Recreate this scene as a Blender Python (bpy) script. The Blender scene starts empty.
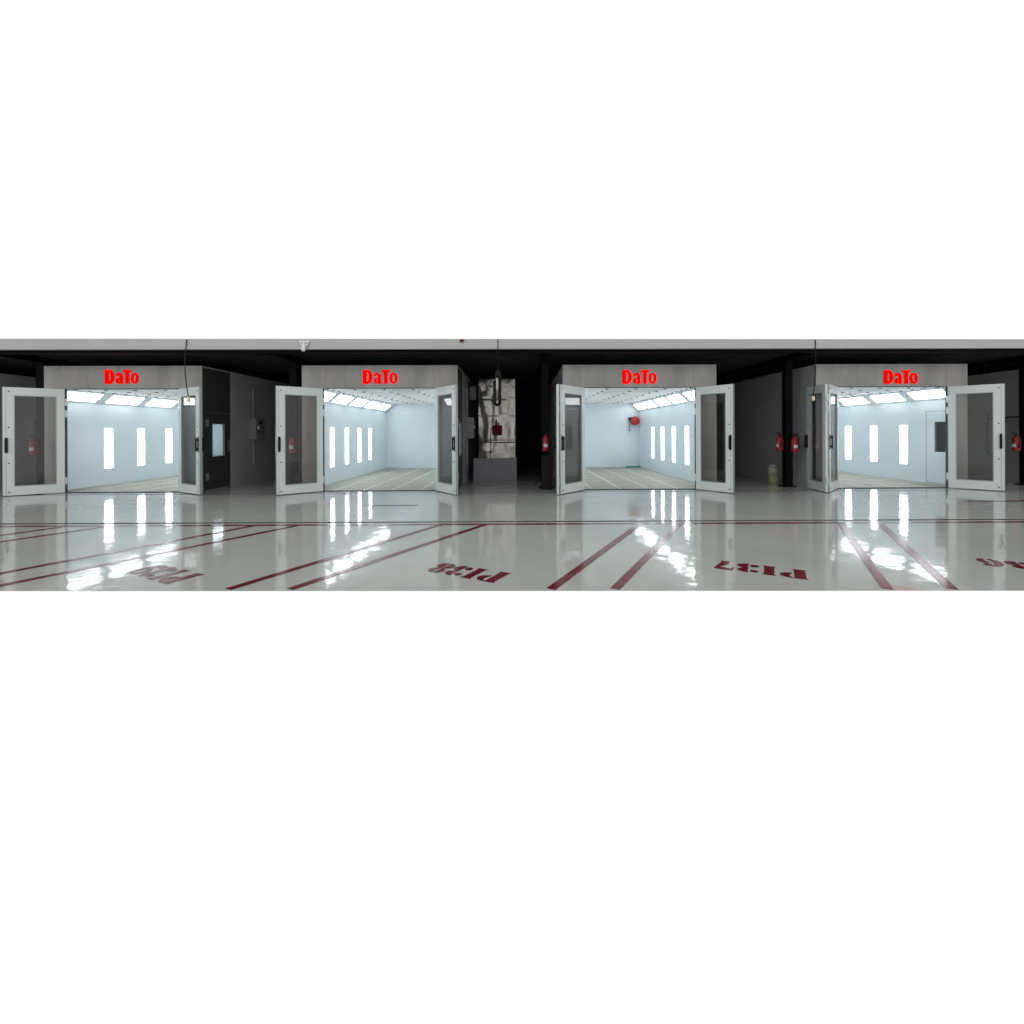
import bpy, bmesh, math, random
from mathutils import Vector, Matrix, noise
from mathutils.geometry import tessellate_polygon
random.seed(4)
C = bpy.context.scene
R = math.radians

# ---------------------------------------------------------------- camera
cam_d = bpy.data.cameras.new('camera')
cam = bpy.data.objects.new('camera', cam_d)
C.collection.objects.link(cam)
cam_d.sensor_width = 36.0
cam_d.lens = 36.0 * 466.17 / 1024.0
cam_d.shift_x = -0.01057
cam_d.shift_y = -0.0785
cam.matrix_world = (Matrix.Translation((0, -12.4, 1.56)) @ Matrix.Rotation(-0.0118, 4, 'Z')
                    @ Matrix.Rotation(R(90), 4, 'X') @ Matrix.Rotation(-0.0041, 4, 'Z'))
C.camera = cam

# ---------------------------------------------------------------- world and exposure
w = bpy.data.worlds.new('world'); C.world = w; w.use_nodes = True
bg = w.node_tree.nodes['Background']
bg.inputs['Color'].default_value = (1, 1, 1, 1)
bg.inputs['Strength'].default_value = 1.0
C.view_settings.view_transform = 'Standard'
C.view_settings.look = 'None'
C.view_settings.exposure = 0.0
C.view_settings.gamma = 1.0
C.view_settings.use_curve_mapping = False
TUBE = 5.4        # brightness of the booths' light panels

# ---------------------------------------------------------------- materials
def s2l(c):
    return tuple((x / 255 / 12.92 if x / 255 <= .04045 else ((x / 255 + .055) / 1.055) ** 2.4) for x in c)

def mat(name, col, rough=.5, metal=0.0, noise_amt=0.0, nscale=4.0, stretch=(1, 1, 1), bump=0.0, bscale=8.0,
        emit=0.0, coat=0.0, spec=.5):
    m = bpy.data.materials.new(name); m.use_nodes = True
    nt = m.node_tree; b = nt.nodes['Principled BSDF']
    b.inputs['Roughness'].default_value = rough
    b.inputs['Metallic'].default_value = metal
    b.inputs['Specular IOR Level'].default_value = spec
    b.inputs['Coat Weight'].default_value = coat
    b.inputs['Coat Roughness'].default_value = .08
    tc = nt.nodes.new('ShaderNodeTexCoord'); mp = nt.nodes.new('ShaderNodeMapping')
    mp.inputs['Scale'].default_value = stretch
    nt.links.new(tc.outputs['Object'], mp.inputs[0])
    n = nt.nodes.new('ShaderNodeTexNoise'); n.inputs['Scale'].default_value = nscale
    n.inputs['Detail'].default_value = 4
    nt.links.new(mp.outputs[0], n.inputs[0])
    r = nt.nodes.new('ShaderNodeValToRGB')
    a = max(noise_amt, .015)
    r.color_ramp.elements[0].position = .3; r.color_ramp.elements[1].position = .7
    r.color_ramp.elements[0].color = tuple(x * (1 - a) for x in col) + (1,)
    r.color_ramp.elements[1].color = tuple(min(1, x * (1 + a)) for x in col) + (1,)
    nt.links.new(n.outputs['Fac'], r.inputs[0])
    nt.links.new(r.outputs[0], b.inputs['Base Color'])
    if bump:
        n2 = nt.nodes.new('ShaderNodeTexNoise'); n2.inputs['Scale'].default_value = bscale
        n2.inputs['Detail'].default_value = 2
        nt.links.new(mp.outputs[0], n2.inputs[0])
        bp = nt.nodes.new('ShaderNodeBump'); bp.inputs['Strength'].default_value = 1.0
        bp.inputs['Distance'].default_value = bump
        nt.links.new(n2.outputs['Fac'], bp.inputs['Height'])
        nt.links.new(bp.outputs[0], b.inputs['Normal'])
        if coat: nt.links.new(bp.outputs[0], b.inputs['Coat Normal'])
    if emit:
        b.inputs['Emission Color'].default_value = tuple(col) + (1,)
        b.inputs['Emission Strength'].default_value = emit
    return m

M = {}
M['floor'] = mat('epoxy floor', (.392, .408, .382), rough=.075, noise_amt=.05, nscale=.7, bump=.005, bscale=2.2, spec=.6)
M['red_paint'] = mat('dark red floor paint', (.125, .009, .018), rough=.14, noise_amt=.06, nscale=6, spec=.45)
M['joint'] = mat('floor joint', (.02, .02, .018), rough=.8, spec=.1)
M['fascia'] = mat('pale grey fascia', (.42, .42, .415), rough=.6, noise_amt=.05, nscale=.6)
M['soffit'] = mat('dark decking', (.022, .023, .024), rough=.8, noise_amt=.3, nscale=1.2, spec=.2)
M['black_steel'] = mat('black steel', (.0045, .0045, .006), rough=.7, noise_amt=.2, spec=.12)
M['back'] = mat('dark wall', (.012, .012, .013), rough=.8, noise_amt=.3, nscale=1)
M['stainless'] = mat('brushed stainless', (.245, .24, .225), rough=.34, metal=.8, noise_amt=.34, nscale=.8, stretch=(1.6, 1, .4), bump=.03, bscale=1.0)
M['panel_grey'] = mat('grey outer panel', (.45, .455, .48), rough=.45, noise_amt=.06, nscale=1)
M['charcoal'] = mat('charcoal panel', (.045, .046, .05), rough=.5, noise_amt=.1)
M['trim'] = mat('pale edge trim', (.36, .37, .37), rough=.4)
M['white'] = mat('white booth lining', (.68, .77, .82), rough=.17, noise_amt=.02, nscale=.6, spec=.5)
M['ceil_white'] = mat('ceiling filter fabric', (.86, .89, .90), rough=.8, noise_amt=.05, nscale=3)
M['alu'] = mat('pale grey door frame', (.66, .71, .70), rough=.35, noise_amt=.03, nscale=2)
M['alu_edge'] = mat('grey edge profile', (.30, .33, .34), rough=.3, metal=.5)
M['dark_gap'] = mat('dark blue seal', (.03, .05, .075), rough=.5)
M['bright_metal'] = mat('bright hinge metal', (.65, .7, .72), rough=.3, metal=.3)
M['black'] = mat('black plastic', (.006, .006, .007), rough=.45, spec=.2)
M['red'] = mat('red enamel', (.33, .012, .016), rough=.4, noise_amt=.05)
M['red_dark'] = mat('dark red enamel', (.12, .004, .012), rough=.6, spec=.15)
M['sign_red'] = mat('red sign with added glow', (1.0, .0, .0), rough=1, emit=.7, spec=0)  # emission put into the red to brighten it; the letters are no lamps
M['foil'] = mat('wrinkled foil', (.36, .345, .315), rough=.26, metal=.92, noise_amt=.2, nscale=1.6, bump=.03, bscale=2.4)
M['box_grey'] = mat('blue grey sheet metal', (.24, .245, .27), rough=.45, noise_amt=.04)
M['cab_grey'] = mat('pale grey cabinet', (.26, .265, .275), rough=.45)
M['screen'] = mat('dark display', (.02, .03, .05), rough=.2)
M['lamp_green'] = mat('pilot lamp', (.6, .65, .7), emit=.3)
M['jug'] = mat('translucent jug plastic', (.40, .41, .34), rough=.45)
M['liquid'] = mat('yellow green liquid', (.32, .33, .16), rough=.45)
M['teal'] = mat('teal hose', (.05, .35, .30), rough=.4)
M['grate_bar'] = mat('pale floor bar', (.66, .67, .62), rough=.5)
M['label_white'] = mat('white label', (.7, .7, .7), rough=.5)
M['yellow'] = mat('pale yellow plug', (.75, .68, .38), rough=.4)

def light_mat():
    m = bpy.data.materials.new('diffused tube light'); m.use_nodes = True
    nt = m.node_tree; b = nt.nodes['Principled BSDF']
    b.inputs['Base Color'].default_value = (.8, .8, .85, 1)
    b.inputs['Emission Color'].default_value = (.93, .97, 1, 1)
    b.inputs['Emission Strength'].default_value = TUBE
    return m
M['light'] = light_mat()

def grate_mat():
    m = bpy.data.materials.new('open steel floor grating'); m.use_nodes = True
    nt = m.node_tree; b = nt.nodes['Principled BSDF']; b.inputs['Roughness'].default_value = .55
    tc = nt.nodes.new('ShaderNodeTexCoord')
    br = nt.nodes.new('ShaderNodeTexBrick'); br.offset = 0
    br.inputs['Color1'].default_value = (.15, .155, .105, 1); br.inputs['Color2'].default_value = (.23, .235, .17, 1)
    br.inputs['Mortar'].default_value = (.50, .52, .45, 1)
    br.inputs['Scale'].default_value = 1
    br.inputs['Mortar Size'].default_value = .012
    br.inputs['Brick Width'].default_value = .075; br.inputs['Row Height'].default_value = .11
    nt.links.new(tc.outputs['Object'], br.inputs[0])
    n = nt.nodes.new('ShaderNodeTexNoise'); n.inputs['Scale'].default_value = 9
    nt.links.new(tc.outputs['Object'], n.inputs[0])
    mx = nt.nodes.new('ShaderNodeMix'); mx.data_type = 'RGBA'; mx.blend_type = 'MULTIPLY'
    mx.inputs['Factor'].default_value = .6
    nt.links.new(br.outputs['Color'], mx.inputs['A'])
    rp = nt.nodes.new('ShaderNodeValToRGB')
    rp.color_ramp.elements[0].position = .35; rp.color_ramp.elements[0].color = (.55, .55, .5, 1)
    rp.color_ramp.elements[1].position = .65
    nt.links.new(n.outputs['Fac'], rp.inputs[0]); nt.links.new(rp.outputs[0], mx.inputs['B'])
    nt.links.new(mx.outputs['Result'], b.inputs['Base Color'])
    return m
M['grate'] = grate_mat()

def glass_mat(name, tint, refl):
    m = bpy.data.materials.new(name); m.use_nodes = True
    nt = m.node_tree; nt.nodes.clear()
    o = nt.nodes.new('ShaderNodeOutputMaterial'); t = nt.nodes.new('ShaderNodeBsdfTransparent')
    g = nt.nodes.new('ShaderNodeBsdfGlossy'); g.inputs['Roughness'].default_value = .03
    t.inputs['Color'].default_value = tint + (1,)
    fc = nt.nodes.new('ShaderNodeLayerWeight'); fc.inputs['Blend'].default_value = .5
    pw = nt.nodes.new('ShaderNodeMath'); pw.operation = 'POWER'; pw.inputs[1].default_value = 4.0
    nt.links.new(fc.outputs['Facing'], pw.inputs[0])
    lw = nt.nodes.new('ShaderNodeMath'); lw.operation = 'MULTIPLY_ADD'
    lw.inputs[1].default_value = .8; lw.inputs[2].default_value = refl
    nt.links.new(pw.outputs[0], lw.inputs[0])
    mx = nt.nodes.new('ShaderNodeMixShader')
    nt.links.new(lw.outputs[0], mx.inputs[0]); nt.links.new(t.outputs[0], mx.inputs[1]); nt.links.new(g.outputs[0], mx.inputs[2])
    nt.links.new(mx.outputs[0], o.inputs[0])
    return m
M['glass'] = glass_mat('tinted door glass', (.79, .80, .795), .04)
M['clear'] = glass_mat('clear window glass', (.93, .96, .97), .03)

# ---------------------------------------------------------------- mesh helpers
def link(name, bm, m, parent=None, smooth=False):
    bmesh.ops.recalc_face_normals(bm, faces=bm.faces)
    me = bpy.data.meshes.new(name); bm.to_mesh(me); bm.free()
    me.materials.append(M[m])
    if smooth:
        for p in me.polygons: p.use_smooth = True
    o = bpy.data.objects.new(name, me); C.collection.objects.link(o)
    if parent: o.parent = parent
    return o

def box(bm, x0, x1, y0, y1, z0, z1):
    vs = [bm.verts.new(p) for p in ((x0,y0,z0),(x1,y0,z0),(x1,y1,z0),(x0,y1,z0),(x0,y0,z1),(x1,y0,z1),(x1,y1,z1),(x0,y1,z1))]
    for f in ((0,3,2,1),(4,5,6,7),(0,1,5,4),(1,2,6,5),(2,3,7,6),(3,0,4,7)):
        bm.faces.new([vs[i] for i in f])

def boxes(name, m, parent, lst, bevel=0.0):
    bm = bmesh.new()
    for b in lst: box(bm, *b)
    if bevel:
        bmesh.ops.bevel(bm, geom=list(bm.edges), offset=bevel, segments=2, affect='EDGES')
    return link(name, bm, m, parent)

def frame_boxes(axis, pos0, pos1, a0, a1, b0, b1, ha0, ha1, hb0, hb1):
    """slab spanning a0..a1 x b0..b1 with a rectangular hole; axis is the thickness axis ('x' or 'y')"""
    out = []
    for (p, q, r_, s) in ((a0, ha0, b0, b1), (ha1, a1, b0, b1), (ha0, ha1, b0, hb0), (ha0, ha1, hb1, b1)):
        if q - p > 1e-5 and s - r_ > 1e-5:
            out.append((pos0, pos1, p, q, r_, s) if axis == 'x' else (p, q, pos0, pos1, r_, s))
    return out

def tube(bm, pts, rad, seg=8, cap=True):
    pts = [Vector(p) for p in pts]; rings = []
    n = len(pts); prev = None
    for i, p in enumerate(pts):
        d = (pts[min(i+1, n-1)] - pts[max(i-1, 0)]).normalized()
        if prev is None:
            u = d.orthogonal().normalized()
        else:
            u = (prev - d * prev.dot(d)).normalized()
        prev = u; v = d.cross(u)
        rr = rad[i] if isinstance(rad, (list, tuple)) else rad
        rings.append([bm.verts.new(p + (u * math.cos(2*math.pi*k/seg) + v * math.sin(2*math.pi*k/seg)) * rr) for k in range(seg)])
    for a, b in zip(rings, rings[1:]):
        for k in range(seg):
            bm.faces.new((a[k], a[(k+1) % seg], b[(k+1) % seg], b[k]))
    if cap:
        bm.faces.new(rings[0][::-1]); bm.faces.new(rings[-1])

def lathe(bm, prof, c=(0, 0, 0), seg=20, axis='z'):
    rings = []
    for r_, h in prof:
        ring = []
        for k in range(seg):
            a = 2*math.pi*k/seg
            p = (r_*math.cos(a), r_*math.sin(a), h)
            if axis == 'y': p = (p[0], p[2], p[1])
            if axis == 'x': p = (p[2], p[0], p[1])
            ring.append(bm.verts.new((p[0]+c[0], p[1]+c[1], p[2]+c[2])))
        rings.append(ring)
    for a, b in zip(rings, rings[1:]):
        for k in range(seg):
            bm.faces.new((a[k], a[(k+1) % seg], b[(k+1) % seg], b[k]))
    bm.faces.new(rings[0]); bm.faces.new(rings[-1])

def empty(name, loc, label, cat, group=None, rz=0):
    o = bpy.data.objects.new(name, None); C.collection.objects.link(o)
    o.location = loc; o.rotation_euler = (0, 0, rz); o.empty_display_size = .2
    o['label'] = label; o['category'] = cat
    if group: o['group'] = group
    return o

def tag(o, label, cat, group=None):
    o['label'] = label; o['category'] = cat
    if group: o['group'] = group
    return o

def struct(o):
    o['kind'] = 'structure'; return o

def flat_polys(name, m, parent, polys, fn, thick=None):
    """polys in 2D, each simple; fn maps (u, v, t) to a 3D point; t in 0..1 is thickness"""
    bm = bmesh.new()
    for pi, poly in enumerate(polys):
        lift = Vector((0, 0, 0)) if thick else Vector((0, 0, .00015 * pi))
        top = [bm.verts.new(Vector(fn(u, v, 1)) + lift) for u, v in poly]
        n = len(top)
        tris = tessellate_polygon([[Vector((u, v, 0)) for u, v in poly]])
        bot = [bm.verts.new(fn(u, v, 0)) for u, v in poly] if thick else None
        for t in tris:
            if len(set(t)) < 3: continue
            bm.faces.new([top[k] for k in t])
            if thick: bm.faces.new([bot[k] for k in reversed(t)])
        if thick:
            for i in range(n):
                bm.faces.new((top[i], bot[i], bot[(i+1) % n], top[(i+1) % n]))
    o = link(name, bm, m, parent)
    if not thick:
        for p in o.data.polygons:
            if p.normal.z < 0: p.flip()
        o.data.update()
    return o

# ---------------------------------------------------------------- the hall shell
CX = [-10.38, -3.64, 3.27, 10.06]

bm = bmesh.new()
top = [(-21, -7.36), (21, -8.31), (21, 8.6), (-21, 8.6)]       # polished slab, front edge as far as the photo sees
bot = [(-21, -6.3), (21, -7.2), (21, 8.6), (-21, 8.6)]
t = [bm.verts.new((x, y, 0)) for x, y in top]; b = [bm.verts.new((x, y, -.2)) for x, y in bot]
bm.faces.new(t); bm.faces.new(b[::-1])
for i in range(4): bm.faces.new((t[i], b[i], b[(i+1) % 4], t[(i+1) % 4]))
floor = struct(link('floor', bm, 'floor'))

bm = bmesh.new(); box(bm, -20, 20, -.97, 8.3, 3.68, 3.74)
ceil = struct(link('ceiling', bm, 'soffit'))
# ribs of the decking, running along the row of booths
boxes('decking_rib', 'soffit', ceil, [(-20, 20, -.6 + .42*k, -.48 + .42*k, 3.63, 3.68) for k in range(20)])
bm = bmesh.new()
v = [bm.verts.new(p) for p in ((-20, -1.1, 3.580), (20, -1.1, 3.560), (20, -1.1, 3.762), (-20, -1.1, 3.852),
                               (-20, -.98, 3.580), (20, -.98, 3.560), (20, -.98, 3.762), (-20, -.98, 3.852))]
for f in ((0,1,2,3),(7,6,5,4),(0,4,5,1),(1,5,6,2),(2,6,7,3),(3,7,4,0)): bm.faces.new([v[i] for i in f])
struct(link('trim_1', bm, 'fascia'))
struct(boxes('wall_back', 'back', None, [(-20, 20, 8.15, 8.3, 0, 3.68)]))
struct(boxes('wall_left', 'back', None, [(-20.15, -20, -.9, 8.3, 0, 3.68)]))
struct(boxes('wall_right', 'back', None, [(20, 20.15, -.9, 8.3, 0, 3.68)]))
# dark steel edge beam behind the fascia and beams running back from each column
def ibeam(name, x0, x1, y0, y1, z0, z1, label, cat='beam', group=None):
    if x1 - x0 > y1 - y0:
        ym = (y0+y1)/2; l = [(x0, x1, y0, y1, z0, z0+.02), (x0, x1, y0, y1, z1-.02, z1), (x0, x1, ym-.01, ym+.01, z0+.02, z1-.02)]
    else:
        xm = (x0+x1)/2; l = [(x0, x1, y0, y1, z0, z0+.02), (x0, x1, y0, y1, z1-.02, z1), (xm-.01, xm+.01, y0, y1, z0+.02, z1-.02)]
    o = boxes(name, 'black_steel', None, l)
    return tag(o, label, cat, group)
ibeam('edge_beam', -20, 20, -.975, -.80, 3.5, 3.68, 'long black steel edge beam running under the pale grey fascia')
COLX = [-13.01, -6.14, .77, 7.55, 14.31]
WHERE = ['left of the leftmost booth', 'between the first and second booths from the left', 'between the two middle booths',
         'between the third and fourth booths', 'at the right edge of the photo']
for i, x in enumerate(COLX):
    ibeam('ceiling_beam', x-.09, x+.09, -.79, 8.1, 3.50, 3.63, 'black steel ceiling beam running back above the column ' + WHERE[i], 'beam', 'black ceiling beams')
    c = boxes('steel_column', 'black_steel', None, [(x-.10, x+.10, .46, .48, .02, 3.5), (x-.10, x+.10, .62, .64, .02, 3.5),
                                                     (x-.012, x+.012, .48, .62, .02, 3.5)])
    tag(c, 'black steel column standing ' + WHERE[i], 'column', 'black steel columns')
    boxes('base_plate', 'black_steel', c, [(x-.17, x+.17, .4, .72, 0, .02)])

# ---------------------------------------------------------------- floor markings (painted on, so they belong to the floor)
def strip_floor(name, m, p, q, wd, z=.002):
    p, q = Vector(p), Vector(q); d = (q-p).normalized(); n = Vector((-d.y, d.x)) * wd / 2
    bm = bmesh.new()
    bm.faces.new([bm.verts.new((a.x, a.y, z)) for a in (p-n, q-n, q+n, p+n)])
    return link(name, bm, m, floor)
strip_floor('floor_joint', 'joint', (-14, -4.19), (14, -4.46), .065, .0032)['label'] = 'thin dark floor joint'
strip_floor('floor_joint', 'joint', (-20, -.42), (20, -.42), .035, .0032)['label'] = 'thin dark floor joint'
strip_floor('cross_line', 'red_paint', (-14, -4.40), (14, -4.685), .10, .003)['label'] = 'long dark red line across the floor'
strip_floor('short_line', 'red_paint', (-3.27, -2.45), (-2.12, -2.47), .13, .004)['label'] = 'short dark red floor dash'
strip_floor('short_line', 'red_paint', (9.75, -2.34), (13.2, -2.34), .14, .004)['label'] = 'short dark red floor dash'
LINES = [((-7.90, -5.12), (-7.60, -4.55)), ((-7.462, -5.592), (-6.90, -4.56)), ((-5.777, -7.131), (-4.43, -4.56)),
         ((-5.314, -7.554), (-3.70, -4.56)), ((-2.898, -7.738), (-1.30, -4.57)), ((-2.279, -7.753), (-.55, -4.57)),
         ((.315, -7.814), (2.06, -4.58)), ((.944, -7.829), (2.74, -4.58)), ((3.611, -7.893), (5.445, -4.58)), ((4.238, -7.908), (6.11, -4.58))]
for (ax, ay), (bx, by) in LINES:
    a_, b_ = Vector((ax, ay)), Vector((bx, by))
    dirn = (b_ - a_).normalized()
    if ax < -7.5: dirn = Vector((.478, .878))
    yend = -7.31 - (a_.x + 21) * .95 / 42
    a_ = b_ - dirn * ((b_.y - yend) / dirn.y)
    strip_floor('parking_line', 'red_paint', a_, b_, .10, .0035)['label'] = 'slanting dark red parking line'

def arc(cx, cy, rx, ry, ix, iy, a0, a1, n=14):
    o = [(cx + rx*math.cos(R(a0+(a1-a0)*k/n)), cy + ry*math.sin(R(a0+(a1-a0)*k/n))) for k in range(n+1)]
    i = [(cx + ix*math.cos(R(a0+(a1-a0)*k/n)), cy + iy*math.sin(R(a0+(a1-a0)*k/n))) for k in range(n+1)]
    return o + i[::-1]
def rect(x0, x1, y0, y1): return [(x0, y0), (x1, y0), (x1, y1), (x0, y1)]
def blob(cx, cy, rx, ry): return [(cx+rx*math.cos(2*math.pi*k/12), cy+ry*math.sin(2*math.pi*k/12)) for k in range(12)]
def stem(x0, x1): return [(x0-.06, 0), (x1+.06, 0), (x1+.06, .03), (x1, .08), (x1, .92), (x1+.06, .97), (x1+.06, 1), (x0-.06, 1), (x0-.06, .97), (x0, .92), (x0, .08), (x0-.06, .03)]
nine = [arc(.30, .70, .30, .30, .06, .22, 95, 265), arc(.38, .70, .32, .30, .06, .22, 85, -60),
        [(.70, .68), (.66, .35), (.5, .1), (.28, 0), (.2, .03), (.36, .2), (.42, .45), (.44, .52)], blob(.14, .16, .13, .13)]
GL = {
    'P': (.88, [stem(.07, .42), arc(.49, .73, .38, .27, .08, .19, 90, -90)]),
    '1': (.55, [stem(.10, .42)]),
    '3': (.72, [arc(.32, .76, .36, .24, .02, .17, 90, -80), arc(.32, .27, .40, .27, .03, .19, 85, -90), blob(.13, .80, .14, .12), blob(.13, .20, .15, .14)]),
    '8': (.76, [arc(.32, .76, .29, .24, .03, .15, 92, 268), arc(.38, .76, .29, .24, .03, .15, 88, -88),
                arc(.32, .26, .33, .26, .03, .16, 92, 268), arc(.38, .26, .33, .26, .03, .16, 88, -88)]),
    '9': (.76, nine),
    '6': (.76, [[(.74-x, 1-y) for x, y in p] for p in nine]),
    '7': (.72, [[(0, .66), (.05, 1), (.66, 1), (.66, .93), (.5, .78), (.3, .8), (.1, .84), (.05, .66)], [(.2, 0), (.5, 0), (.52, .3), (.62, .7), (.68, .88), (.6, .86), (.4, .6), (.24, .3)]]),
}
U = Vector((math.cos(R(151.3)), math.sin(R(151.3)))); V = Vector((math.cos(R(241.3)), math.sin(R(241.3))))
def bay_number(text, org, label):
    polys = []; x = 0
    for ch in text:
        wd, ps = GL[ch]
        polys += [[(x+u, v) for u, v in p] for p in ps]; x += wd + .06
    sx = .96 / x; h = .36
    fn = lambda u, v, t: (org[0] + U.x*u*sx + V.x*v*h, org[1] + U.y*u*sx + V.y*v*h, .004)
    o = flat_polys('bay_number', 'red_paint', floor, polys, fn); o['label'] = label
bay_number('P139', (-3.44, -7.24), 'dark red stencilled bay number P139')
bay_number('P138', (-.07, -7.28), 'dark red stencilled bay number P138')
bay_number('P137', (3.21, -7.26), 'dark red stencilled bay number P137')
bay_number('P136', (6.36, -7.24), 'dark red stencilled bay number P136')

# ---------------------------------------------------------------- paint booths
LOGO = []
def _add(polys, x, s, hy=1.0):
    for p in polys: LOGO.append([(x + u*s, v*hy) for u, v in p])
_add([rect(0, .42, 0, 1), rect(.3, .55, .84, 1), rect(.3, .55, 0, .16), arc(.5, .5, .5, .5, .12, .34, 90, -90)], 0, .27)
_add([rect(.56, 1, 0, .80), arc(.5, .27, .5, .27, .08, .15, 90, 270), rect(.45, .7, .44, .54), arc(.5, .64, .5, .36, .08, .22, 170, 20)], .30, .21, .80)
_add([rect(0, 1, .82, 1), rect(.28, .72, 0, .9)], .52, .235)
_add([arc(.5, .5, .5, .5, .16, .33, -90, 90), arc(.5, .5, .5, .5, .16, .33, 90, 270)], .74, .225, .80)

def leaf(parent, hx, hy, ang, L=1.1, H=2.70, z0=.02, handle_in=True, tight=False):
    """one glazed door leaf: local x from the hinge edge to the free edge"""
    st, sf, tr, brl = .15, .19, .20, .22
    f = boxes('door_leaf', 'alu', parent, frame_boxes('y', -.025, .025, 0, L, z0, z0+H, st, L-sf, z0+brl, z0+H-tr))
    f.location = (hx, hy, 0); f.rotation_euler = (0, 0, ang)
    boxes('glass_pane', 'glass', f, [(st, L-sf, -.004, .004, z0+brl, z0+H-tr)])
    boxes('glazing_bead', 'alu_edge', f, frame_boxes('y', -.031, .031, st, L-sf, z0+brl, z0+H-tr, st+.018, L-sf-.018, z0+brl+.018, z0+H-tr-.018))
    boxes('edge_profile', 'alu_edge', f, [(L, L+.012, -.028, .028, z0, z0+H), (L-.058, L-.05, -.027, .027, z0, z0+H)])
    boxes('handle', 'black', f, [(L-.085, L-.035, -.04, .04, 1.08, 1.46), (L-.075, L-.045, -.075, .075, 1.13, 1.18),
                                 (L-.075, L-.045, -.075, .075, 1.36, 1.41), (L-.08, L-.04, -.095, -.065, 1.1, 1.44), (L-.08, L-.04, .065, .095, 1.1, 1.44)], .006)
    for zz in (2.62, 1.72, .82, .10):
        bm = bmesh.new(); lathe(bm, [(.016, -.032), (.016, .032)], (L-.1, 0, zz), 10, 'y'); link('bolt', bm, 'black', f)
    for zz in (2.38, 2.08, .32):
        bm = bmesh.new(); lathe(bm, [(.022, zz-.09), (.022, zz+.09)], (-.02, -.01, 0), 10); box(bm, -.02, .05, -.034, -.026, zz-.07, zz+.07)
        link('hinge', bm, 'bright_metal', f)
    return f

_b = boxes('filter_clip', 'alu_edge', None, [(-.035, .035, -.03, .03, -.04, 0)], .005)
clip_mesh = _b.data; bpy.data.objects.remove(_b)

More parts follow.
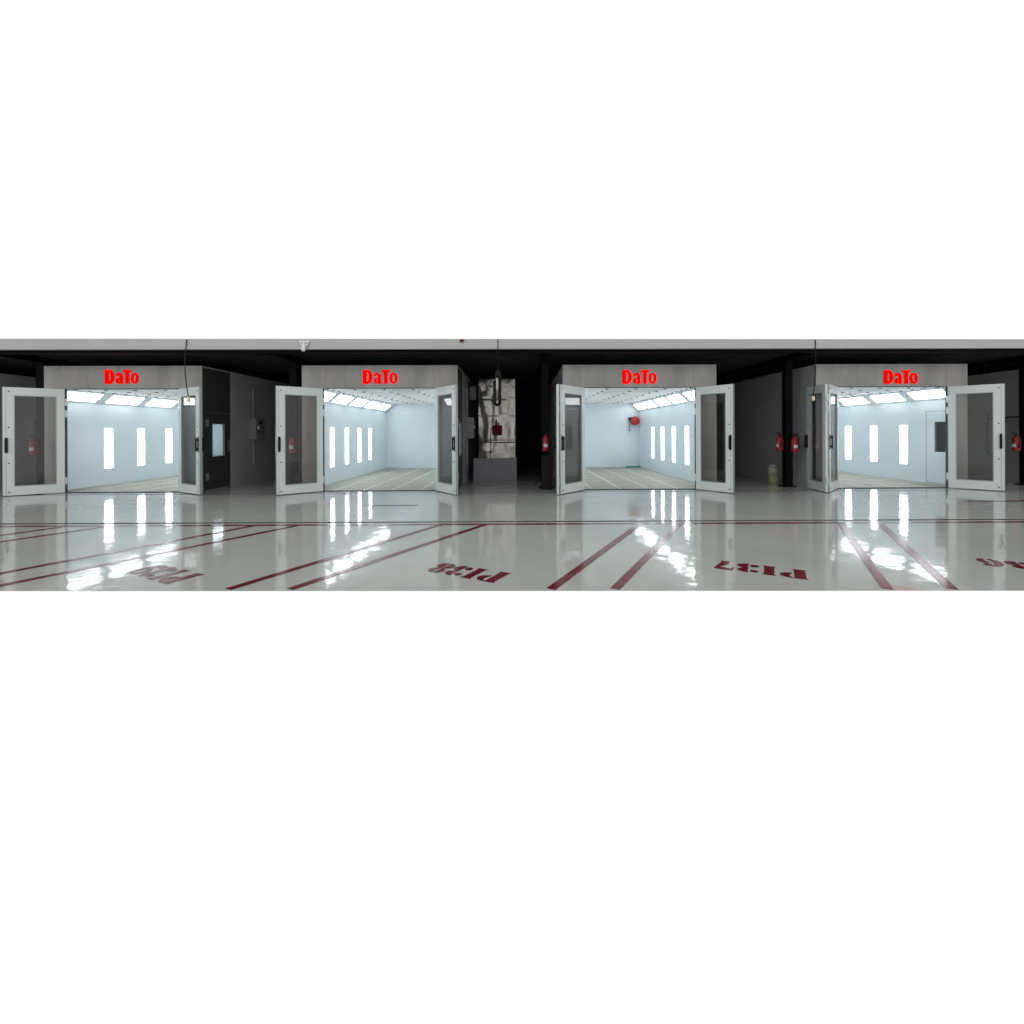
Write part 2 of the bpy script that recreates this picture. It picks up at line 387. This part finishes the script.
def booth(cx, label, full=True, leaves=(), logo_dx=0, logo_z=0):
    g = 'paint booths in a row' if full else None
    r = empty('paint_booth', (cx, 0, 0), label, 'paint booth', g)
    a, B, W, Z1, Z2, D = 1.496, 2.035, 2.0, 2.736, 3.334, 7.745
    # front: two jamb panels and the header, brushed steel
    boxes('front_panel', 'stainless', r, [(-B, -a, 0, .03, 0, Z2)])
    boxes('front_panel', 'stainless', r, [(a, B, 0, .03, 0, Z2)])
    h = boxes('header_panel', 'stainless', r, [(-a, a, 0, .03, Z1, Z2)])
    boxes('panel_seam', 'alu_edge', h, [(-a-.006, -a+.006, -.004, 0, Z1, Z2), (a-.006, a+.006, -.004, 0, Z1, Z2), (-B, B, -.004, 0, Z2-.03, Z2-.02)])
    boxes('door_frame', 'dark_gap', r, [(-a-.0, -a+.02, -.008, .03, 0, Z1), (a-.02, a, -.008, .03, 0, Z1), (-a+.02, a-.02, -.008, .03, Z1-.02, Z1), (-a+.02, a-.02, -.008, .03, 0, .02)])
    # outer shell
    boxes('roof_box', 'panel_grey', r, [(-B, B, .05, D+.1, 2.80, Z2)])
    boxes('rear_wall', 'white', r, [(-W, W, D, D+.05, 0, 2.80)])
    boxes('left_wall', 'panel_grey', r, [(-B, -W-.015, .05, D+.1, 0, 2.80)])
    # left inner lining, right inner lining with the personnel door opening
    boxes('wall_lining', 'white', r, [(-W-.015, -W, .05, D, 0, 2.80)])
    dy0, dy1, dz = .16, 1.22, 2.12
    boxes('wall_lining', 'white', r, frame_boxes('x', W, W+.015, .05, D, 0, 2.80, dy0+.03, dy1-.03, .04, dz-.03))
    boxes('right_wall', 'panel_grey', r, [(W+.015, B, dy1+.02, D+.1, 0, 2.80)])
    boxes('door_surround', 'charcoal', r, [(W+.015, B+.004, .05, dy1+.02, dz, 2.80), (W+.015, B+.004, .05, dy0, 0, dz), (B, B+.004, .05, dy1+.02, 2.80, Z2-.04), (W+.015, B+.004, dy1, dy1+.02, 0, dz)])
    sd = boxes('side_door', 'charcoal', r, frame_boxes('x', W+.02, B+.008, dy0+.01, dy1-.01, .02, dz-.01, .45, .94, .93, 1.79))
    boxes('door_lining', 'white', sd, frame_boxes('x', W-.006, W+.02, dy0+.01, dy1-.01, .02, dz-.01, .45, .94, .93, 1.79))
    boxes('door_seal', 'alu_edge', sd, frame_boxes('x', W-.009, W-.006, dy0+.01, dy1-.01, .02, dz-.01, dy0+.026, dy1-.026, .036, dz-.026))
    boxes('window_pane', 'clear', sd, [(W+.012, W+.02, .45, .94, .93, 1.79)])
    boxes('window_frame', 'trim', sd, frame_boxes('x', B+.008, B+.016, .425, .965, .905, 1.815, .45, .94, .93, 1.79))
    bm = bmesh.new(); tube(bm, [(B+.01, 1.10, 1.03), (B+.06, 1.10, 1.05), (B+.06, 1.10, 1.33), (B+.01, 1.10, 1.35)], .012, 8)
    link('handle', bm, 'alu_edge', sd)
    for zz in (.38, 1.82):
        boxes('hinge', 'cab_grey', sd, [(B+.004, B+.03, .17, .27, zz-.1, zz+.1)], .004)
    for bb in ((B, B+.02, 0, .05, 0, Z2), (B, B+.02, .05, D, Z2-.04, Z2), (-B-.02, -B, 0, .05, 0, Z2)):
        boxes('corner_trim', 'trim', r, [bb])
    # conduit and control cabinet on the right side wall
    boxes('conduit', 'trim', r, [(B, B+.03, 2.42, 2.48, .55, 1.36)])
    boxes('conduit', 'trim', r, [(B, B+.03, 2.42, 2.48, 2.01, 2.95)])
    cb = boxes('control_cabinet', 'cab_grey', r, [(B+.001, B+.24, 2.16, 2.72, 1.36, 2.01)], .006)
    boxes('display', 'screen', cb, [(B+.24, B+.246, 2.3, 2.5, 1.82, 1.93)])
    for k in range(6):
        bm = bmesh.new(); lathe(bm, [(.022, B+.24), (.018, B+.265)], (0, 2.28 + .14*(k % 3), 1.72 - .13*(k//3)), 10, 'x')
        link('push_button', bm, 'black' if k else 'lamp_green', cb)
    # floor of gratings between pale bars
    fg = boxes('floor_grating', 'grate', r, [(-W, W, .1, D, 0, .008)])
    boxes('floor_bar', 'grate_bar', fg, [(x-.016, x+.016, .1, D, .008, .013) for x in (-1.26, -.49, .28, 1.05, 1.82)] + [(-W, W, y-.010, y+.010, .008, .012) for y in (1.1, 2.1, 3.1, 4.1, 5.1, 6.1, 7.1)])
    # ceiling filter and its holding grid
    cf = boxes('ceiling_filter', 'ceil_white', r, [(-1.62, 1.62, .05, D, 2.745, 2.80)])
    boxes('ceiling_rail', 'ceil_white', cf, [(-1.62, 1.62, y-.012, y+.012, 2.737, 2.745) for y in [.6+.75*k for k in range(10)]] + [(x-.012, x+.012, .05, D, 2.731, 2.745) for x in (-.8, 0, .8)])
    if full:
        spots = [(sx*1.50, .3+.4*k) for sx in (-1, 1) for k in range(19)] + [(x, .4+.75*k) for x in (-.8, 0, .8) for k in range(10)]
        for x, y in spots:
            o = bpy.data.objects.new('filter_clip', clip_mesh); C.collection.objects.link(o)
            o.parent = cf; o.location = (x, y, 2.745)
    # sloping light panels along both top corners
    for s in (-1, 1):
        bm = bmesh.new()
        p = [(s*W, 2.42), (s*1.62, 2.745), (s*1.62, 2.80), (s*W, 2.80)]
        A = [bm.verts.new((x, .05, z)) for x, z in p]; Bv = [bm.verts.new((x, D, z)) for x, z in p]
        bm.faces.new(A); bm.faces.new(Bv[::-1])
        for i in range(4): bm.faces.new((A[i], A[(i+1) % 4], Bv[(i+1) % 4], Bv[i]))
        link('light_trough', bm, 'white', r)
        nx, nz = -.650*s, -.760      # outward normal of the slope
        for k in range(5):
            y0 = (.36 if s > 0 else .20) + 1.49*k; y1 = y0 + 1.14
            pts = []
            for (q, y) in ((.18, y0), (.82, y0), (.82, y1), (.18, y1)):
                pts.append((s*(W + (1.62-W)*q), y, 2.42 + .325*q))
            bm = bmesh.new()
            lo = [bm.verts.new(p_) for p_ in pts]; hi = [bm.verts.new((p_[0]+nx*.012, p_[1], p_[2]+nz*.012)) for p_ in pts]
            bm.faces.new(hi)
            for i in range(4): bm.faces.new((lo[i], lo[(i+1) % 4], hi[(i+1) % 4], hi[i]))
            link('ceiling_light', bm, 'light', r)
        for k in range(5):
            y = (.80 if s > 0 else .65) + 1.217*k
            if k == 0: continue      # none beside the personnel door
            x0, x1 = (W-.012, W) if s > 0 else (-W, -W+.012)
            boxes('wall_light', 'light', r, [(x0, x1, y-.135, y+.135, .515, 1.70)])
    if full:
        xs, zs = (.88 if cx < -9 else .92), .37
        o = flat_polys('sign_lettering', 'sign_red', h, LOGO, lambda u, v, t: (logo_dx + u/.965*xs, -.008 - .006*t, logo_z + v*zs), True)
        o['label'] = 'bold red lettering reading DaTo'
    for (hx, fx, fy, *bi) in leaves:
        ang = math.atan2(fy, fx - hx); L = math.hypot(fx - hx, fy)
        f = leaf(r, hx - cx, -.03, ang, L)
        if bi:
            tx, ty = bi
            px, py = hx + math.cos(ang)*(L+.03), -.03 + math.sin(ang)*(L+.03)
            if px < hx: px -= .03
            a2 = math.atan2(ty - py, tx - px)
            leaf(r, px - cx, py, a2, 1.02)
    return r

booth(CX[0], 'leftmost paint booth in full view, charcoal side door visible on its right', True,
      [(-11.87, -12.75, -.66), (-8.88, -7.92, -.62)], -.47, 2.86)
booth(CX[1], 'second paint booth from the left, beside the foil-clad duct', True,
      [(-5.14, -5.97, -.76), (-2.15, -1.49, -.91)], -.45, 2.84)
booth(CX[2], 'third paint booth from the left, with a red hose reel inside', True,
      [(1.77, 1.04, -.93, 1.08, .3), (4.77, 5.36, -.87)], -.47, 2.82)
booth(CX[3], 'rightmost of the four lit paint booths, inner side door showing', True,
      [(8.56, 7.77, -.80, 7.89, .3), (11.56, 12.26, -.78)], -.22, 2.80)
booth(-17.20, 'dark neighbouring booth wall seen behind the leftmost door leaf at the left edge', False)
booth(16.85, 'grey wall of the next booth behind the black column at the right edge', False)

# ---------------------------------------------------------------- foil-clad duct unit between the middle booths
d = empty('duct_unit', (-.71, 2.45, 0), 'tall foil-clad air duct standing on a grey metal box between the middle booths', 'duct')
boxes('base_box', 'box_grey', d, [(-.69, .69, 0, 1.2, 0, .72)], .008)
bm = bmesh.new(); NX, NZ, NY = 46, 80, 12
def foil_pt(x, y, z):
    k = noise.noise(Vector((x*2.6, y*2, z*1.3+7))) * .09 + noise.noise(Vector((x*5, y*5, z*2.2+4))) * .035
    k *= .35 + 1.0*max(0, min(1, (-x+.25)/.8)) * (1 if .9 < z < 3 else .4)
    for zb in (1.25, 2.1, 2.62):
        k -= .012 * math.exp(-((z-zb)/.03)**2)
    return k
verts = {}
def gv(x, y, z, nx, ny):
    key = (round(x, 4), round(y, 4), round(z, 4))
    if key not in verts:
        kk = foil_pt(x, y, z)
        verts[key] = bm.verts.new((x + nx*kk, y + ny*kk, z))
    return verts[key]
x0, x1, y0, y1, z0, z1 = -.54, .66, .06, 1.1, .71, 3.24
def sheet(f, n1, n2):
    for i in range(n1):
        for j in range(n2):
            q = [f(i/n1, j/n2), f((i+1)/n1, j/n2), f((i+1)/n1, (j+1)/n2), f(i/n1, (j+1)/n2)]
            bm.faces.new(q)
sheet(lambda u, v_: gv(x0+(x1-x0)*u, y0, z0+(z1-z0)*v_, 0, -1), NX, NZ)
sheet(lambda u, v_: gv(x0, y0+(y1-y0)*u, z0+(z1-z0)*v_, -1 if u else 0, 0 if u else -1), NY, NZ)
sheet(lambda u, v_: gv(x1, y0+(y1-y0)*u, z0+(z1-z0)*v_, 1 if u else 0, 0 if u else -1), NY, NZ)
o = link('foil_duct', bm, 'foil', d, True)
boxes('duct_body', 'box_grey', d, [(x0+.1, x1-.1, .2, 1.1, .71, 3.14)])
bm = bmesh.new(); tube(bm, [(x0-.01, .03, 1.22), (-.3, .0, 1.235), (0, .0, 1.21), (.3, .0, 1.225), (x1+.01, .02, 1.22)], .012, 6)
link('tie_wire', bm, 'black', d)
rb = boxes('red_box', 'red_dark', d, [(-.06, .21, -.07, .10, 1.45, 1.76)], .012)
bm = bmesh.new(); tube(bm, [(-.06, -.02, 1.70), (-.12, -.02, 1.68), (-.14, -.03, 1.4), (-.13, -.02, 1.0), (-.17, 0, .76), (-.12, 0, .72)], .012, 6)
link('cable', bm, 'black', rb)
bm = bmesh.new(); tube(bm, [(.05, -.02, 1.76), (.05, -.02, 1.93)], .018, 8); tube(bm, [(.12, -.02, 1.76), (.12, -.02, 1.86)], .012, 8)
link('cable_gland', bm, 'black', rb)

# small duct stub beside it, on the side of the second booth
boxes_ = boxes('vent_box', 'box_grey', None, [(-1.56, -1.34, 2.95, 3.5, 2.62, 3.05)], .01)
tag(boxes_, 'small grey vent box high on the side wall beside the foil duct', 'vent')

# ---------------------------------------------------------------- hanging cables
def cable(x, zt, zb, bend, label):
    r = empty('hanging_cable', (x, -1.13, zb), label, 'cable', 'hanging cables')
    h = zt - zb
    bm = bmesh.new(); pts = [(-bend[0], 0, h)] + [(-bend[0] + bend[0]*max(0, (t_-.55)/.45)**1.5 + bend[1]*math.sin(t_*math.pi), 0, h*(1-t_)+.06) for t_ in [k/12 for k in range(1, 13)]]
    tube(bm, pts, .011, 6); link('cord', bm, 'black', r)
    bm = bmesh.new(); lathe(bm, [(.018, .07), (.032, .05), (.034, -.03), (.02, -.05)], (0, 0, 0), 12); link('plug', bm, 'yellow', r)
cable(-7.88, 3.80, 2.36, (.03, -.05), 'black cable hanging in front of the leftmost lit booth')
cable(7.21, 3.77, 2.33, (-.06, 0), 'black cable hanging in front of the rightmost lit booth')
r = empty('hanging_hose', (-.46, -1.16, 2.15), 'ribbed silver and black hose loop hanging in front of the foil-clad duct', 'hose')
bm = bmesh.new(); tube(bm, [(0, .03, 1.64), (0, 0, .85)], .009, 6); link('cord', bm, 'black', r)
bm = bmesh.new(); lathe(bm, [(.01, .90), (.06, .87), (.085, .81), (.08, .74), (.03, .70)], (0, 0, 0), 14); link('balancer', bm, 'black', r, True)
pts = [(.04, 0, .80)] + [(.045, 0, .8-.1*k) for k in range(1, 7)] + [(-.02+.065*math.cos(a_), 0, .14-.09*math.sin(a_)) for a_ in (0, .5, 1.05, 1.57, 2.1, 2.6, 3.14)] + [(-.085, 0, .14+.1*k) for k in range(1, 6)]
pp = []
for i in range(len(pts)-1):
    for k in range(4): pp.append(Vector(pts[i]).lerp(Vector(pts[i+1]), k/4))
pp.append(Vector(pts[-1]))
bm = bmesh.new(); tube(bm, pp, [.03 if i % 2 else .04 for i in range(len(pp))], 10); link('ribbed_hose', bm, 'black', r)
bm = bmesh.new(); tube(bm, [(-.02, .0, .82), (-.02, 0, .2)], .04, 10); link('silver_tube', bm, 'foil', r, True)

# sensor on the fascia and a small red sounder
s_ = empty('ceiling_camera', (-5.11, -1.1, 3.6), 'small white camera bracket fixed on the pale grey fascia', 'camera')
boxes('bracket', 'label_white', s_, [(-.03, .03, -.08, 0, .02, .14), (-.12, .12, -.06, -.0, .12, .16)], .005)
bm = bmesh.new(); lathe(bm, [(.02, .03), (.05, .0), (.055, -.05), (.03, -.10)], (0, -.09, 0), 14); link('camera_head', bm, 'label_white', s_, True)
for k in (-.09, .09):
    bm = bmesh.new(); tube(bm, [(k, -.03, .13), (k*.6, -.06, .03)], .02, 8); link('arm', bm, 'label_white', s_)
o = boxes('alarm_sounder', 'red_dark', None, [(-1.38, -1.28, -1.17, -1.1, 3.735, 3.79)], .012)
tag(o, 'small dark red alarm unit at the top of the pale grey fascia', 'alarm')

# ---------------------------------------------------------------- fire extinguishers
def extinguisher(x, y, z, label, rz=0):
    r = empty('fire_extinguisher', (x, y, z), label, 'fire extinguisher', 'wall-hung fire extinguishers', rz)
    bm = bmesh.new(); lathe(bm, [(.06, 0), (.085, .012), (.088, .04), (.088, .34), (.07, .39), (.032, .42), (.028, .45)], (0, 0, 0), 20)
    body = link('cylinder_body', bm, 'red', r, True)
    bm = bmesh.new(); 
    n = 8; vs = []
    for k in range(n+1):
        a_ = R(-130 + 80*k/n); vs.append((bm.verts.new((.0895*math.cos(a_), .0895*math.sin(a_), .12)), bm.verts.new((.0895*math.cos(a_), .0895*math.sin(a_), .21))))
    for p_, q_ in zip(vs, vs[1:]): bm.faces.new((p_[0], q_[0], q_[1], p_[1]))
    link('instruction_label', bm, 'label_white', body)
    boxes('valve', 'black', r, [(-.022, .022, -.022, .022, .44, .49), (-.02, .02, -.1, .03, .48, .50), (-.02, .02, -.11, .02, .52, .535)])
    bm = bmesh.new(); tube(bm, [(.02, 0, .46), (.09, -.01, .46), (.112, -.02, .38), (.108, -.03, .2), (.10, -.03, .1)], [.01, .01, .01, .012, .018], 8)
    link('discharge_hose', bm, 'black', r)
    boxes('bracket', 'black_steel', r, [(-.03, .03, .05, .13, .1, .4)])
extinguisher(-13.02, .31, .98, 'red fire extinguisher on the black column seen through the leftmost door leaf')
extinguisher(-6.10, .31, 1.0, 'red fire extinguisher behind the glass of the second booth left leaf')
extinguisher(.77, .31, 1.02, 'red fire extinguisher above the black bin between the middle booths')
extinguisher(7.62, .33, .96, 'red fire extinguisher right of the black column before the rightmost booth')
extinguisher(7.34, .56, .98, 'red fire extinguisher half hidden left of the black column before the rightmost booth', R(-90))
extinguisher(14.04, .56, .95, 'red fire extinguisher on the column at the far right edge', R(-90))

# ---------------------------------------------------------------- black bin and jug
bn = empty('wheeled_bin', (.80, .19, 0), 'tall black wheeled bin beside the third booth, below a fire extinguisher', 'bin')
bm = bmesh.new()
lo = [(-.13, -.13), (.13, -.13), (.13, .13), (-.13, .13)]
A = [bm.verts.new((x, y, .06)) for x, y in lo]; Bv = [bm.verts.new((x*1.2, y*1.2, .86)) for x, y in lo]
bm.faces.new(A[::-1]); bm.faces.new(Bv)
for i in range(4): bm.faces.new((A[i], A[(i+1) % 4], Bv[(i+1) % 4], Bv[i]))
bmesh.ops.bevel(bm, geom=list(bm.edges), offset=.02, segments=2, affect='EDGES'); link('body', bm, 'black', bn)
boxes('lid', 'black', bn, [(-.175, .175, -.18, .17, .86, .90)], .012)
for sx in (-1, 1):
    bm = bmesh.new(); lathe(bm, [(.05, -.02), (.055, 0), (.05, .02)], (sx*.155, .08, .055), 16, 'x'); link('wheel', bm, 'black', bn)
boxes('foot', 'black', bn, [(-.15, .15, -.14, -.06, 0, .08)], .01)

j = empty('plastic_jug', (7.55, 1.28, 0), 'translucent plastic drum holding yellow liquid on the floor behind the black column', 'container')
bm = bmesh.new(); lathe(bm, [(.13, .24), (.152, .245), (.152, .44), (.135, .48), (.06, .50), (.05, .52)], (0, 0, 0), 24); link('upper_body', bm, 'jug', j, True)
bm = bmesh.new(); lathe(bm, [(.14, 0), (.152, .015), (.152, .245)], (0, 0, 0), 24); link('liquid_filled_base', bm, 'liquid', j, True)
bm = bmesh.new(); lathe(bm, [(.052, .515), (.052, .54)], (0, 0, 0), 16); link('cap', bm, 'label_white', j)
bm = bmesh.new(); tube(bm, [(-.1, 0, .485), (-.06, 0, .54), (.06, 0, .54), (.1, 0, .485)], .01, 6); link('carry_handle', bm, 'label_white', j)

# ---------------------------------------------------------------- rack of black pipe on the far right booth wall
rk = empty('pipe_rack', (14.79, 1.3, 0), 'black bent pipe rack on the grey wall at the far right', 'rack')
bm = bmesh.new()
tube(bm, [(0, -.25, 1.93), (-.3, -.25, 1.93), (-.3, .5, 1.90), (0, .5, 1.90)], .02, 8)
tube(bm, [(-.3, .5, 2.05), (-.3, .5, .80), (-.28, .35, .74), (-.26, .2, .80), (-.28, .1, 1.2), (-.3, -.05, 1.9)], .016, 8)
tube(bm, [(-.3, .22, 1.92), (-.3, .22, 1.5)], .014, 8)
link('pipe_frame', bm, 'black_steel', rk)

# ---------------------------------------------------------------- hose reel and hose in the third booth
hr = empty('hose_reel', (5.05, 7.742, 2.01), 'red hose reel on the rear wall of the third booth', 'hose reel')
bm = bmesh.new(); lathe(bm, [(.17, -.06), (.19, -.08), (.19, -.10), (.10, -.11), (.10, -.20), (.19, -.21), (.19, -.23), (.05, -.25)], (0, 0, 0), 28, 'y'); link('drum', bm, 'red', hr, False)
boxes('wall_bracket', 'black', hr, [(-.06, .06, -.10, 0, -.12, .12), (-.25, -.12, -.16, -.04, .02, .14)])
bm = bmesh.new(); tube(bm, [(-.19, -.14, .02), (-.23, -.14, -.15), (-.24, -.14, -.3), (-.22, -.14, -.4)], .009, 6); link('hose_end', bm, 'black', hr)
bm = bmesh.new(); lathe(bm, [(.02, 0), (.03, -.06)], (-.22, -.14, -.38), 10); link('nozzle', bm, 'black', hr)
bm = bmesh.new()
pts = []
for k in range(40):
    a_ = k/39*2*math.pi*3
    pts.append((4.92 + .30*math.cos(a_) + .02*math.sin(a_*2.3), 7.45 + .10*math.sin(a_), .030 + .022*k/39*2))
pts += [(5.1+.02*k, 7.4, .035) for k in range(5, 8)]
tube(bm, pts, .016, 8)
tag(link('coiled_hose', bm, 'teal'), 'teal hose lying coiled on the grating at the rear of the third booth', 'hose')
